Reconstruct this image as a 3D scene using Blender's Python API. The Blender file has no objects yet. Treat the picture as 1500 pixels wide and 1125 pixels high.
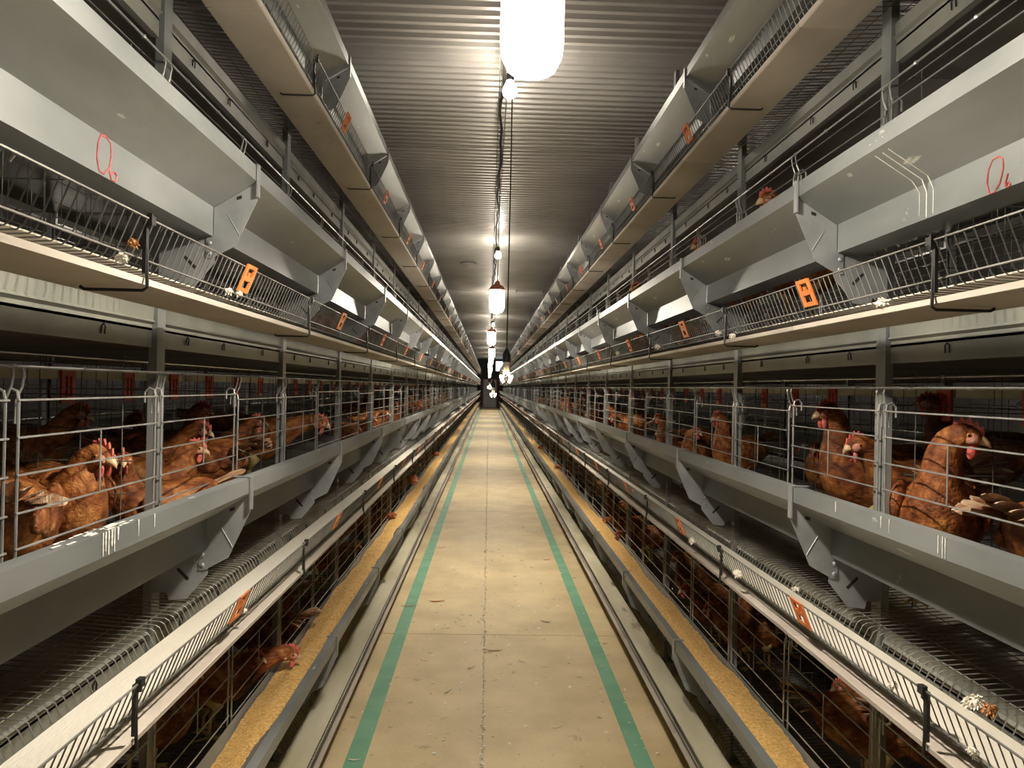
import bpy, bmesh, math, random
from mathutils import Vector, Matrix
random.seed(7)
scene = bpy.context.scene
C = scene.collection

# ------------------------------------------------------------------ camera
CAM = Vector((-0.09, 0.0, 1.46)); FPX = 1127.0; ROLL = math.radians(1.2)
VPX, VPY = 716.0, 568.0
yaw = math.atan((750 - VPX) / FPX); pitch = math.atan((VPY - 562.5) / FPX)
cd = bpy.data.cameras.new('camera'); cam = bpy.data.objects.new('camera', cd); C.objects.link(cam)
cd.sensor_width = 36.0; cd.lens = 36.0 * FPX / 1500.0; cd.clip_start = 0.02; cd.clip_end = 200
cam.matrix_world = (Matrix.Translation(CAM) @ Matrix.Rotation(-yaw, 4, 'Z') @
                    Matrix.Rotation(math.pi / 2 + pitch, 4, 'X') @ Matrix.Rotation(ROLL, 4, 'Z'))
scene.camera = cam
# ------------------------------------------------------------------ world, exposure
w = bpy.data.worlds.new('world'); scene.world = w; w.use_nodes = True
w.node_tree.nodes['Background'].inputs[0].default_value = (0.02, 0.02, 0.022, 1)
w.node_tree.nodes['Background'].inputs[1].default_value = 1.0
scene.view_settings.view_transform = 'Standard'; scene.view_settings.look = 'None'
scene.view_settings.exposure = 0.55; scene.view_settings.gamma = 1.0
scene.view_settings.use_curve_mapping = False
LAMP_A, LAMP_LENS, LAMP_B, LAMP_L, LAMP_N = 50.0, 1150.0, 185.0, 170.0, 60.0
WARM = (1.0, 0.90, 0.75)

# ------------------------------------------------------------------ dimensions
HALF = 0.655                 # aisle centre to trough rim
MIR = 2 * 1.655              # mirror plane distance *2 (far side of a battery)
PITCH, BAY, Y0 = 0.745, 1.13, 1.86
RIM = {1: 0.487, 2: 1.232, 3: 1.977, 4: 2.722}
CEIL = 3.51
K0, K1 = -1, 47              # bays: bay j runs from post j-1 to post j
YEND = Y0 + BAY * K1
def yk(k): return Y0 + BAY * k

# ------------------------------------------------------------------ materials
def nmat(name):
    m = bpy.data.materials.new(name); m.use_nodes = True
    return m, m.node_tree.nodes, m.node_tree.links, m.node_tree.nodes['Principled BSDF']
def mat(name, c1, c2=None, rough=0.5, metal=0.0, scale=8.0, bump=0.0, bscale=60.0, stretch=(1, 1, 1), lo=0.35, hi=0.65,
        spots=None, spotscale=30, spotth=0.7, rvar=0.0, coord='Object', spec=0.5, detail=5.0):
    m, N, L, b = nmat(name)
    tc = N.new('ShaderNodeTexCoord'); mp = N.new('ShaderNodeMapping'); mp.inputs['Scale'].default_value = stretch
    L.new(tc.outputs[coord], mp.inputs[0])
    b.inputs['Roughness'].default_value = rough; b.inputs['Metallic'].default_value = metal
    b.inputs['Specular IOR Level'].default_value = spec
    col = None
    if c2 is not None:
        n = N.new('ShaderNodeTexNoise'); n.inputs['Scale'].default_value = scale; n.inputs['Detail'].default_value = detail
        L.new(mp.outputs[0], n.inputs[0])
        r = N.new('ShaderNodeValToRGB'); r.color_ramp.elements[0].position = lo; r.color_ramp.elements[1].position = hi
        r.color_ramp.elements[0].color = (*c1, 1); r.color_ramp.elements[1].color = (*c2, 1)
        L.new(n.outputs[0], r.inputs[0]); col = r.outputs[0]
        if rvar:
            mr = N.new('ShaderNodeMapRange'); mr.inputs[3].default_value = rough - rvar; mr.inputs[4].default_value = rough + rvar
            L.new(n.outputs[0], mr.inputs[0]); L.new(mr.outputs[0], b.inputs['Roughness'])
        if spots is not None:
            n2 = N.new('ShaderNodeTexNoise'); n2.inputs['Scale'].default_value = spotscale; n2.inputs['Detail'].default_value = 3
            L.new(mp.outputs[0], n2.inputs[0])
            r2 = N.new('ShaderNodeValToRGB'); r2.color_ramp.elements[0].position = spotth; r2.color_ramp.elements[1].position = spotth + 0.06
            L.new(n2.outputs[0], r2.inputs[0])
            mx = N.new('ShaderNodeMixRGB'); L.new(r2.outputs[0], mx.inputs[0]); L.new(col, mx.inputs[1]); mx.inputs[2].default_value = (*spots, 1)
            col = mx.outputs[0]
        L.new(col, b.inputs['Base Color'])
    else:
        b.inputs['Base Color'].default_value = (*c1, 1)
    if bump:
        n = N.new('ShaderNodeTexNoise'); n.inputs['Scale'].default_value = bscale; n.inputs['Detail'].default_value = 4
        L.new(mp.outputs[0], n.inputs[0])
        bp = N.new('ShaderNodeBump'); bp.inputs['Strength'].default_value = bump; bp.inputs['Distance'].default_value = 0.01
        L.new(n.outputs[0], bp.inputs['Height']); L.new(bp.outputs[0], b.inputs['Normal'])
    return m
def emat(name, col, strength):
    m, N, L, b = nmat(name)
    b.inputs['Base Color'].default_value = (*col, 1)
    b.inputs['Emission Color'].default_value = (*col, 1); b.inputs['Emission Strength'].default_value = strength
    return m
def feather_mat(name, dark, mid, light):
    m, N, L, b = nmat(name)
    tc = N.new('ShaderNodeTexCoord'); oi = N.new('ShaderNodeObjectInfo')
    mp = N.new('ShaderNodeMapping'); mp.inputs['Scale'].default_value = (38, 55, 38); L.new(tc.outputs['Object'], mp.inputs[0])
    v = N.new('ShaderNodeTexVoronoi'); v.inputs['Scale'].default_value = 1.0; L.new(mp.outputs[0], v.inputs[0])
    n = N.new('ShaderNodeTexNoise'); n.inputs['Scale'].default_value = 14; n.inputs['Detail'].default_value = 6; L.new(tc.outputs['Object'], n.inputs[0])
    n2 = N.new('ShaderNodeTexNoise'); n2.inputs['Scale'].default_value = 160; n2.inputs['Detail'].default_value = 3
    mp2 = N.new('ShaderNodeMapping'); mp2.inputs['Scale'].default_value = (0.25, 1, 1); L.new(tc.outputs['Object'], mp2.inputs[0]); L.new(mp2.outputs[0], n2.inputs[0])
    a = N.new('ShaderNodeMath'); a.operation = 'MULTIPLY'; a.inputs[1].default_value = 0.30; L.new(v.outputs['Distance'], a.inputs[0])
    s = N.new('ShaderNodeMath'); s.operation = 'SUBTRACT'; L.new(n.outputs[0], s.inputs[0]); L.new(a.outputs[0], s.inputs[1])
    s2 = N.new('ShaderNodeMath'); s2.operation = 'MULTIPLY_ADD'; s2.inputs[1].default_value = 0.35; L.new(n2.outputs[0], s2.inputs[0]); L.new(s.outputs[0], s2.inputs[2])
    s3 = N.new('ShaderNodeMath'); s3.operation = 'MULTIPLY_ADD'; s3.inputs[1].default_value = 0.16; L.new(oi.outputs['Random'], s3.inputs[0]); L.new(s2.outputs[0], s3.inputs[2])
    r = N.new('ShaderNodeValToRGB'); e = r.color_ramp.elements
    e[0].position = 0.32; e[0].color = (*dark, 1); e[1].position = 0.85; e[1].color = (*light, 1)
    k = e.new(0.58); k.color = (*mid, 1)
    L.new(s3.outputs[0], r.inputs[0]); L.new(r.outputs[0], b.inputs['Base Color'])
    b.inputs['Roughness'].default_value = 0.62; b.inputs['Specular IOR Level'].default_value = 0.35
    ad = N.new('ShaderNodeMath'); ad.operation = 'ADD'; L.new(v.outputs['Distance'], ad.inputs[0]); L.new(n2.outputs[0], ad.inputs[1])
    bp = N.new('ShaderNodeBump'); bp.inputs['Strength'].default_value = 0.55; bp.inputs['Distance'].default_value = 0.008; bp.invert = True
    L.new(ad.outputs[0], bp.inputs['Height']); L.new(bp.outputs[0], b.inputs['Normal'])
    return m

M = {}
M['galv'] = mat('galvanised_sheet', (0.16, 0.175, 0.172), (0.30, 0.315, 0.31), 0.42, 0.35, 4, 0.05, 90, (1, 0.35, 1), spots=(0.62, 0.62, 0.58), spotscale=26, spotth=0.70, rvar=0.08)
M['galv2'] = mat('galvanised_plate', (0.25, 0.265, 0.27), (0.36, 0.375, 0.375), 0.40, 0.4, 9, 0.04, 120, rvar=0.06)
M['post'] = mat('galvanised_upright', (0.20, 0.215, 0.21), (0.29, 0.305, 0.295), 0.5, 0.3, 7, 0.05, 80, (1, 1, 0.4))
M['wire'] = mat('galvanised_wire', (0.36, 0.36, 0.34), (0.52, 0.52, 0.50), 0.38, 0.55, 20)
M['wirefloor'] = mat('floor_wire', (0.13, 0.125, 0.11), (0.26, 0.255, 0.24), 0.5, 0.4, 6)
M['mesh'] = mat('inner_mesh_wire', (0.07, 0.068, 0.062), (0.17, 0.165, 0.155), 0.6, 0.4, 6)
M['belt'] = mat('white_egg_belt', (0.56, 0.525, 0.44), (0.70, 0.67, 0.59), 0.65, 0, 6, 0.25, 260, (1, 0.2, 1), spots=(0.40, 0.32, 0.20), spotscale=18, spotth=0.72)
M['beltold'] = mat('dirty_egg_belt', (0.42, 0.38, 0.23), (0.66, 0.62, 0.47), 0.65, 0, 4, 0.25, 200, (1, 0.25, 1), spots=(0.30, 0.24, 0.13), spotscale=14, spotth=0.66)
M['panel'] = mat('dust_panel', (0.38, 0.33, 0.28), (0.56, 0.51, 0.44), 0.6, 0, 3.5, 0.1, 40, (1, 0.5, 1), spots=(0.33, 0.27, 0.19), spotscale=9, spotth=0.66)
M['rail'] = mat('painted_rail', (0.19, 0.20, 0.18), (0.28, 0.28, 0.24), 0.5, 0.15, 5)
M['manure'] = mat('manure_belt', (0.16, 0.15, 0.12), (0.30, 0.28, 0.23), 0.6, 0, 3, 0.3, 8, (0.3, 1, 1))
M['orange'] = mat('orange_plastic', (0.72, 0.16, 0.035), (0.82, 0.25, 0.06), 0.45, 0, 12)
M['black'] = mat('black_plastic', (0.016, 0.015, 0.015), None, 0.5)
M['feed'] = mat('meal_feed', (0.62, 0.34, 0.09), (0.86, 0.56, 0.20), 0.85, 0, 90, 0.8, 160, spots=(0.80, 0.66, 0.40), spotscale=120, spotth=0.64)
M['concrete'] = mat('concrete', (0.53, 0.41, 0.215), (0.70, 0.565, 0.33), 0.62, 0, 2.6, 0.15, 45, spots=(0.42, 0.31, 0.17), spotscale=11, spotth=0.655, rvar=0.12, detail=9)
M['green'] = mat('green_tape', (0.11, 0.34, 0.20), (0.17, 0.42, 0.27), 0.5, 0, 5, spots=(0.36, 0.36, 0.26), spotscale=22, spotth=0.72)
M['gap'] = mat('joint_dirt', (0.30, 0.24, 0.16), (0.55, 0.47, 0.35), 0.8, 0, 20)
M['ceil'] = mat('corrugated_ceiling', (0.42, 0.40, 0.385), (0.52, 0.50, 0.475), 0.36, 0.25, 1.5, 0.03, 30)
M['wall'] = mat('house_wall', (0.030, 0.028, 0.026), (0.05, 0.047, 0.043), 0.7, 0, 2)
M['door'] = mat('end_door', (0.45, 0.48, 0.52), (0.55, 0.58, 0.62), 0.5, 0, 3)
M['redpaint'] = mat('red_paint', (0.30, 0.06, 0.05), (0.40, 0.10, 0.08), 0.5, 0, 6)
M['redplastic'] = mat('red_plastic', (0.62, 0.05, 0.025), (0.74, 0.09, 0.04), 0.45, 0, 12)
M['pipe'] = mat('pale_pipe', (0.72, 0.68, 0.48), (0.82, 0.78, 0.60), 0.45, 0, 5)
M['marker'] = mat('red_marker', (0.50, 0.05, 0.05), (0.66, 0.20, 0.18), 0.5, 0, 60)
M['stain'] = mat('white_dropping', (0.66, 0.64, 0.58), (0.80, 0.79, 0.74), 0.8, 0, 60)
M['down'] = mat('white_down', (0.72, 0.66, 0.54), (0.88, 0.84, 0.76), 0.9, 0, 40)
M['quill'] = mat('loose_feather', (0.42, 0.30, 0.17), (0.75, 0.66, 0.50), 0.8, 0, 30)
M['brownquill'] = mat('brown_feather', (0.42, 0.16, 0.04), (0.60, 0.30, 0.10), 0.8, 0, 30)
M['white'] = mat('white_plastic', (0.62, 0.61, 0.57), (0.72, 0.70, 0.66), 0.5, 0, 6)
M['grey'] = mat('grey_plastic', (0.22, 0.24, 0.25), (0.30, 0.32, 0.33), 0.5, 0, 10)
M['lampA'] = emat('lamp_diffuser', WARM, LAMP_A); M['lens'] = emat('lamp_lens', WARM, LAMP_LENS); M['lampN'] = emat('neighbour_lamp', WARM, LAMP_N); M['lampB'] = emat('bulb_glow', WARM, LAMP_B)
M['lampL'] = emat('filament_glow', (1.0, 0.74, 0.36), LAMP_L)
M['lampcap'] = mat('lamp_cap', (0.32, 0.10, 0.05), (0.42, 0.16, 0.08), 0.5, 0, 8)
M['cord'] = mat('cord', (0.02, 0.018, 0.016), (0.05, 0.045, 0.04), 0.6, 0, 30)
M['rope'] = mat('rope', (0.16, 0.15, 0.13), (0.26, 0.24, 0.21), 0.7, 0, 30)
M['hen'] = feather_mat('brown_plumage', (0.06, 0.014, 0.005), (0.24, 0.072, 0.016), (0.52, 0.22, 0.06))
M['henwing'] = feather_mat('wing_plumage', (0.06, 0.015, 0.005), (0.22, 0.064, 0.016), (0.50, 0.24, 0.09))
M['tail'] = mat('tail_plumage', (0.22, 0.07, 0.02), (0.62, 0.46, 0.30), 0.7, 0, 18, 0.4, 120, (0.3, 2, 1))
M['comb'] = mat('comb_red', (0.60, 0.075, 0.06), (0.80, 0.26, 0.20), 0.5, 0, 60, 0.3, 200)
M['face'] = mat('face_skin', (0.55, 0.20, 0.13), (0.74, 0.40, 0.28), 0.55, 0, 60, 0.3, 220)
M['lobe'] = mat('ear_lobe', (0.72, 0.50, 0.38), (0.82, 0.64, 0.50), 0.6, 0, 60)
M['beak'] = mat('beak_horn', (0.62, 0.36, 0.16), (0.78, 0.60, 0.36), 0.4, 0, 40)
M['eye'] = mat('eye_amber', (0.55, 0.20, 0.03), (0.62, 0.26, 0.05), 0.15, 0, 40)
M['pupil'] = mat('pupil', (0.004, 0.004, 0.004), None, 0.08)
M['shank'] = mat('leg_yellow', (0.60, 0.42, 0.16), (0.72, 0.55, 0.26), 0.6, 0, 60)
_g, _N, _L, _b = nmat('clear_glass')
_t = _N.new('ShaderNodeBsdfTransparent'); _gl = _N.new('ShaderNodeBsdfGlossy'); _gl.inputs['Roughness'].default_value = 0.1
_mx = _N.new('ShaderNodeMixShader'); _mx.inputs[0].default_value = 0.12
_L.new(_t.outputs[0], _mx.inputs[1]); _L.new(_gl.outputs[0], _mx.inputs[2])
_L.new(_mx.outputs[0], [n for n in _N if n.type == 'OUTPUT_MATERIAL'][0].inputs[0]); M['glass'] = _g
M['window'] = emat('daylit_pane', (0.75, 0.88, 1.0), 1.6)

# ------------------------------------------------------------------ mesh helpers
class MB:
    def __init__(s): s.v = []; s.f = []; s.smooth = False
    def box(s, x0, x1, y0, y1, z0, z1):
        b = len(s.v)
        s.v += [(x0, y0, z0), (x1, y0, z0), (x1, y1, z0), (x0, y1, z0), (x0, y0, z1), (x1, y0, z1), (x1, y1, z1), (x0, y1, z1)]
        s.f += [tuple(b + i for i in q) for q in ((0, 3, 2, 1), (4, 5, 6, 7), (0, 1, 5, 4), (1, 2, 6, 5), (2, 3, 7, 6), (3, 0, 4, 7))]
        return s
    def tube(s, pts, r, n=5, cap=True):
        pts = [Vector(p) for p in pts]; b = len(s.v); side = None
        for i, p in enumerate(pts):
            t = (pts[min(i + 1, len(pts) - 1)] - pts[max(i - 1, 0)]).normalized()
            if side is None:
                side = t.cross(Vector((0, 0, 1)) if abs(t.z) < 0.9 else Vector((1, 0, 0))).normalized()
            else:
                side = (side - t * side.dot(t)).normalized()
            up = side.cross(t)
            rr = r[i] if isinstance(r, (list, tuple)) else r
            for k in range(n):
                a = 2 * math.pi * k / n
                s.v.append(tuple(p + side * (math.cos(a) * rr) + up * (math.sin(a) * rr)))
        for i in range(len(pts) - 1):
            for k in range(n):
                a, c = b + i * n + k, b + i * n + (k + 1) % n
                s.f.append((a, a + n, c + n, c))
        if cap:
            s.f.append(tuple(b + k for k in range(n))); e = b + (len(pts) - 1) * n
            s.f.append(tuple(e + n - 1 - k for k in range(n)))
        return s
    def sheet(s, prof, th, y0, y1):          # open polyline (u,w) given thickness, run along y
        P = [Vector(p) for p in prof]; off = []
        for i, p in enumerate(P):
            d = []
            if i > 0: d.append((P[i] - P[i - 1]).normalized())
            if i < len(P) - 1: d.append((P[i + 1] - P[i]).normalized())
            n = Vector((0, 0))
            for q in d: n += Vector((-q.y, q.x))
            n.normalize()
            k = 1.0 / max(0.5, n.dot(Vector((-d[0].y, d[0].x))))
            off.append(p + n * th * k)
        s.prism([tuple(p) for p in P] + [tuple(p) for p in reversed(off)], y0, y1, quads=len(P)); return s
    def prism(s, poly, y0, y1, quads=0):     # closed polygon (u,w) extruded along y
        b = len(s.v); n = len(poly)
        s.v += [(p[0], y0, p[1]) for p in poly] + [(p[0], y1, p[1]) for p in poly]
        for i in range(n):
            j = (i + 1) % n; s.f.append((b + i, b + j, b + n + j, b + n + i))
        if quads:
            for i in range(quads - 1):
                q = (b + i, b + n - 1 - i, b + n - 2 - i, b + i + 1); s.f.append(q); s.f.append(tuple(x + n for x in reversed(q)))
        else:
            s.f.append(tuple(b + n - 1 - i for i in range(n))); s.f.append(tuple(b + n + i for i in range(n)))
        return s
    def lathe(s, prof, n=16, c=(0, 0, 0)):
        b = len(s.v)
        for r, z in prof:
            for k in range(n):
                a = 2 * math.pi * k / n; s.v.append((c[0] + r * math.cos(a), c[1] + r * math.sin(a), c[2] + z))
        for i in range(len(prof) - 1):
            for k in range(n):
                a, d = b + i * n + k, b + i * n + (k + 1) % n; s.f.append((a, d, d + n, a + n))
        s.f.append(tuple(b + n - 1 - k for k in range(n))); e = b + (len(prof) - 1) * n; s.f.append(tuple(e + k for k in range(n)))
        s.smooth = True; return s
    def ell(s, c, r, nu=10, nv=7, rot=None):
        b = len(s.v); c = Vector(c)
        for i in range(1, nv):
            t = math.pi * i / nv
            for k in range(nu):
                a = 2 * math.pi * k / nu
                p = Vector((r[0] * math.sin(t) * math.cos(a), r[1] * math.sin(t) * math.sin(a), r[2] * math.cos(t)))
                if rot: p = rot @ p
                s.v.append(tuple(c + p))
        for z in (1, -1):
            p = Vector((0, 0, r[2] * z)); p = rot @ p if rot else p; s.v.append(tuple(c + p))
        for i in range(nv - 2):
            for k in range(nu):
                a, d = b + i * nu + k, b + i * nu + (k + 1) % nu; s.f.append((a, a + nu, d + nu, d))
        T = b + (nv - 1) * nu
        for k in range(nu):
            s.f.append((T, b + k, b + (k + 1) % nu)); e = b + (nv - 2) * nu; s.f.append((T + 1, e + (k + 1) % nu, e + k))
        s.smooth = True; return s
    def mesh(s, name, m, xf=None, smooth=None):
        me = bpy.data.meshes.new(name)
        v = [xf(Vector(p)) for p in s.v] if xf else s.v
        me.from_pydata([tuple(p) for p in v], [], s.f)
        bm = bmesh.new(); bm.from_mesh(me); bmesh.ops.recalc_face_normals(bm, faces=bm.faces); bm.to_mesh(me); bm.free()
        me.materials.append(M[m] if isinstance(m, str) else m)
        if s.smooth if smooth is None else smooth: me.polygons.foreach_set('use_smooth', [True] * len(me.polygons))
        me.update(); return me
def link(name, me, parent=None, loc=(0, 0, 0), rz=0.0):
    o = bpy.data.objects.new(name, me); C.objects.link(o); o.location = loc
    if rz: o.rotation_euler = (0, 0, rz)
    if parent is not None: o.parent = parent
    return o
def tag(o, label=None, cat=None, group=None, kind=None):
    if label: o['label'] = label
    if cat: o['category'] = cat
    if group: o['group'] = group
    if kind: o['kind'] = kind
    return o
def thing(name, label, cat, loc=(0, 0, 0), group=None, rz=0.0):
    return tag(link(name, None, None, loc, rz), label, cat, group)
ONES = ['', 'first', 'second', 'third', 'fourth', 'fifth', 'sixth', 'seventh', 'eighth', 'ninth', 'tenth', 'eleventh', 'twelfth', 'thirteenth',
        'fourteenth', 'fifteenth', 'sixteenth', 'seventeenth', 'eighteenth', 'nineteenth']
TENS = {20: ('twenty', 'twentieth'), 30: ('thirty', 'thirtieth'), 40: ('forty', 'fortieth'), 50: ('fifty', 'fiftieth')}
def ordw(n):
    if n < 20: return ONES[n]
    a, b = n // 10 * 10, n % 10
    return TENS[a][0] + '-' + ONES[b] if b else TENS[a][1]
TIER = {1: 'bottom', 2: 'second', 3: 'third', 4: 'top'}
SIDE = {-1: 'left', 1: 'right'}
_cache = {}
def smesh(key, fn, m, sd, far=False):       # section mesh for a side (mirrored), shared by all its copies
    k = (key, sd, far)
    if k not in _cache:
        mb = fn()
        xf = (lambda p: Vector((sd * (MIR - p.x), p.y, p.z))) if far else (lambda p: Vector((sd * p.x, p.y, p.z)))
        _cache[k] = mb.mesh(key, m, xf)
    return _cache[k]
def unproj(px, py, u_abs=None, Y=None, z=None):   # photo pixel -> world, on the plane |x| = u, y = Y or z = z
    dx, dy = px - 750.0, -(py - 562.5)
    d = cam.matrix_world.to_3x3() @ Vector((dx, dy, -FPX))
    if Y is not None: t = (Y - CAM.y) / d.y
    elif z is not None: t = (z - CAM.z) / d.z
    else: t = ((u_abs if d.x > 0 else -u_abs) - CAM.x) / d.x
    return CAM + d * t

# ------------------------------------------------------------------ structure
YA, YB, XW = -3.2, YEND + 0.9, 4.25
def struct(name, mb, m, **k): return tag(link(name, mb.mesh(name, m)), kind='structure', **k)
floor = struct('floor', MB().box(-XW, XW, YA, YB, -0.12, -0.012), 'gap')
seams = [YA, 0.05, 4.55, 9.05, 13.55, 18.05, 22.55, 27.05, 31.55, 36.05, 40.55, 45.05, 49.55, YB]
for i in range(len(seams) - 1):
    for (a, b) in ((-XW, -0.087), (-0.083, XW)):
        link('concrete_slab', MB().box(a, b, seams[i] + 0.003, seams[i + 1] - 0.003, -0.012, 0.0).mesh('concrete_slab', 'concrete'), floor)
struct('trim_1', MB().box(-0.617, -0.540, YA + 0.1, YB - 1.2, 0.0, 0.0012), 'green')
struct('trim_2', MB().box(0.508, 0.582, YA + 0.1, YB - 1.2, 0.0, 0.0012), 'green')
ceil = struct('ceiling', MB().box(-XW, XW, YA, YB, CEIL + 0.05, CEIL + 0.12), 'ceil')
P = 0.098
def sheet_ceiling(n):
    prof = []
    for i in range(n):
        y = i * P; prof += [(y, 0.0), (y + P * 0.36, 0.0), (y + P * 0.50, 0.038), (y + P * 0.86, 0.038)]
    prof.append((n * P, 0.0))
    mb = MB(); b = 0
    for (y, z) in prof: mb.v += [(-XW, y, z), (XW, y, z)]
    for i in range(len(prof) - 1): mb.f.append((2 * i, 2 * i + 1, 2 * i + 3, 2 * i + 2))
    mb.v += [(-XW, 0, 0.04), (XW, 0, 0.04), (XW, n * P, 0.04), (-XW, n * P, 0.04)]
    q = len(mb.v) - 4; mb.f.append((q, q + 1, q + 2, q + 3))
    return mb
me = sheet_ceiling(50).mesh('ceiling_sheet', 'ceil')
y = YA
while y < YB - 0.2:
    link('ceiling_sheet', me, ceil, (0, y, CEIL + (0.004 if int(round((y - YA) / (50 * P))) % 2 else 0))); y += 50 * P
struct('wall_left', MB().box(-XW - 0.15, -XW, YA, YB, 0, CEIL + 0.1), 'wall')
struct('wall_right', MB().box(XW, XW + 0.15, YA, YB, 0, CEIL + 0.1), 'wall')
struct('wall_front', MB().box(-XW, XW, YA - 0.15, YA, 0, CEIL + 0.1), 'wall')
wb = struct('wall_back', MB().box(-XW, XW, YB, YB + 0.15, 0, CEIL + 0.1), 'wall')
d1 = tag(link('door_1', None, None, (0, YB - 0.03, 0)), kind='structure')
link('door_leaf', MB().box(-0.45, 0.45, -0.04, 0.02, 0.02, 2.0).mesh('door_leaf', 'door'), d1)
for sx in (-1, 1): link('door_frame', MB().box(sx * 0.49 - 0.04, sx * 0.49 + 0.04, -0.06, 0.02, 0, 2.08).mesh('door_frame', 'redpaint'), d1)
link('door_frame', MB().box(-0.53, 0.53, -0.06, 0.02, 2.0, 2.08).mesh('door_frame', 'redpaint'), d1)
link('door_handle', MB().tube([(0.36, -0.04, 1.0), (0.36, -0.09, 1.0), (0.26, -0.09, 1.0)], 0.012).mesh('door_handle', 'black'), d1)
w1 = tag(link('window_1', None, None, (0.75, YB - 0.03, 3.0)), kind='structure')
link('pane', MB().box(-0.35, 0.35, -0.02, 0.02, -0.35, 0.35).mesh('pane', 'window'), w1)
for (a, b, c_, d) in ((-0.39, -0.35, -0.39, 0.39), (0.35, 0.39, -0.39, 0.39), (-0.35, 0.35, -0.39, -0.35), (-0.35, 0.35, 0.35, 0.39), (-0.015, 0.015, -0.35, 0.35)):
    link('window_frame', MB().box(a, b, -0.04, 0.02, c_, d).mesh('window_frame', 'white'), w1)

# ------------------------------------------------------------------ battery sections
TROUGH = [(0.683, -0.012), (0.683, 0.0), (0.655, 0.0), (0.655, -0.036), (0.757, -0.100), (0.757, -0.170), (0.838, -0.170), (0.866, -0.080)]
def m_trough():
    mb = MB(); mb.sheet([(a, b) for a, b in TROUGH], 0.0016, 0.001, BAY - 0.001); return mb
def m_bracket():
    mb = MB()
    mb.prism([(0.653, -0.028), (0.653, -0.080), (0.703, -0.192), (0.758, -0.222), (0.772, -0.222), (0.772, -0.168), (0.755, -0.168), (0.755, -0.1015), (0.661, -0.0425)], -0.0015, 0.0015)
    mb.prism([(0.649, 0.003), (0.649, -0.075), (0.653, -0.075), (0.653, 0.003)], -0.012, 0.006)        # folded tab over the rim
    mb.prism([(0.693, 0.0035), (0.653, 0.0035), (0.653, 0.0015), (0.693, 0.0015)], -0.012, 0.006)
    mb.tube([(0.722, -0.002, -0.118), (0.694, -0.002, -0.165)], 0.0013, 4)                           # pressed rib
    return mb
def m_leg():
    return MB().prism([(0.752, -0.172), (0.752, -0.232), (0.800, -0.292), (0.842, -0.296), (0.848, -0.278), (0.884, -0.278), (0.884, -0.176)], 0.0015, 0.0045)
def m_bolt(): return MB().lathe([(0.0058, 0), (0.0058, 0.003), (0.003, 0.0042)], 6)
def m_slot(): return MB().prism([(0.690, -0.070), (0.690, -0.078), (0.702, -0.082), (0.702, -0.074)], -0.0022, -0.0012)
def m_legslot(): return MB().prism([(0.795, -0.243), (0.800, -0.249), (0.826, -0.222), (0.821, -0.217)], 0.001, 0.0022)
bolt_me = None
NB = 45
def fl(u): return -0.304 + max(0, u - 0.80) * 0.075      # cage floor height under the rim
GUARD = [(0.640, -0.258), (0.664, -0.318), (0.669, -0.328), (0.678, -0.334), (0.772, -0.338), (0.782, -0.334), (0.788, -0.322), (0.794, -0.309), (0.803, -0.304), (0.815, -0.303)]
def m_floor(full=True):
    mb = MB(); sp = BAY / NB
    for i in range(NB):
        y = (i + 0.5) * sp
        pts = [(a, y, b) for a, b in GUARD]
        if full: pts += [(1.645, y, fl(1.645))]
        mb.tube(pts, 0.0013, 4, cap=False)
    for (a, b) in ((0.640, -0.258), (0.664, -0.318), (0.76, -0.3405)): mb.tube([(a, 0.004, b), (a, BAY - 0.004, b)], 0.002, 5)
    if full:
        u = 0.83
        while u < 1.65:
            mb.tube([(u, 0.0, fl(u) - 0.0025), (u, BAY, fl(u) - 0.0025)], 0.0013, 4, cap=False); u += 0.05
    return mb
def m_clip():
    mb = MB(); lean = lambda w_: 0.640 + (-0.258 - w_) * 0.397
    def bar(y0, y1, w0, w1, t=0.004):
        mb.prism([(lean(w0) - 0.0025, w0), (lean(w1) - 0.0025, w1), (lean(w1) - 0.0025 - t, w1), (lean(w0) - 0.0025 - t, w0)], y0, y1)
    bar(-0.034, 0.034, -0.260, -0.252); bar(-0.034, 0.034, -0.312, -0.303)
    bar(-0.034, -0.020, -0.303, -0.260); bar(0.020, 0.034, -0.303, -0.260)
    bar(-0.020, 0.020, -0.287, -0.277); bar(-0.006, 0.006, -0.277, -0.268)
    return mb
def m_rod():
    return MB().tube([(0.648, 0, -0.300), (0.645, 0, -0.367), (0.652, 0, -0.3722), (0.745, 0, -0.3722), (0.752, 0, -0.3680)], 0.0028, 6)
def m_holder():
    mb = MB(); mb.box(0.636, 0.646, -0.007, 0.007, -0.266, -0.252); mb.box(0.646, 0.652, -0.005, 0.005, -0.345, -0.262); mb.box(0.634, 0.642, -0.013, -0.008, -0.270, -0.250); return mb
def m_panel():
    return MB().sheet([(0.650, -0.352), (0.652, -0.362), (0.656, -0.364), (0.765, -0.366), (0.785, -0.366), (0.787, -0.358)], 0.0025, 0.0008, BAY - 0.0008)
def m_rail():
    mb = MB()
    mb.sheet([(0.912, -0.338), (0.895, -0.342), (0.897, -0.372), (0.891, -0.378), (0.900, -0.384)], 0.002, 0.06, BAY + 0.010)
    mb.sheet([(0.900, -0.384), (0.900, -0.438), (0.918, -0.438)], 0.002, 0.06, BAY + 0.010)
    return mb
def m_hook():
    return MB().tube([(0.897, -0.008, -0.422), (0.896, -0.008, -0.406), (0.896, 0, -0.400), (0.896, 0.008, -0.406), (0.897, 0.008, -0.422)], 0.0018, 5)
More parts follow.
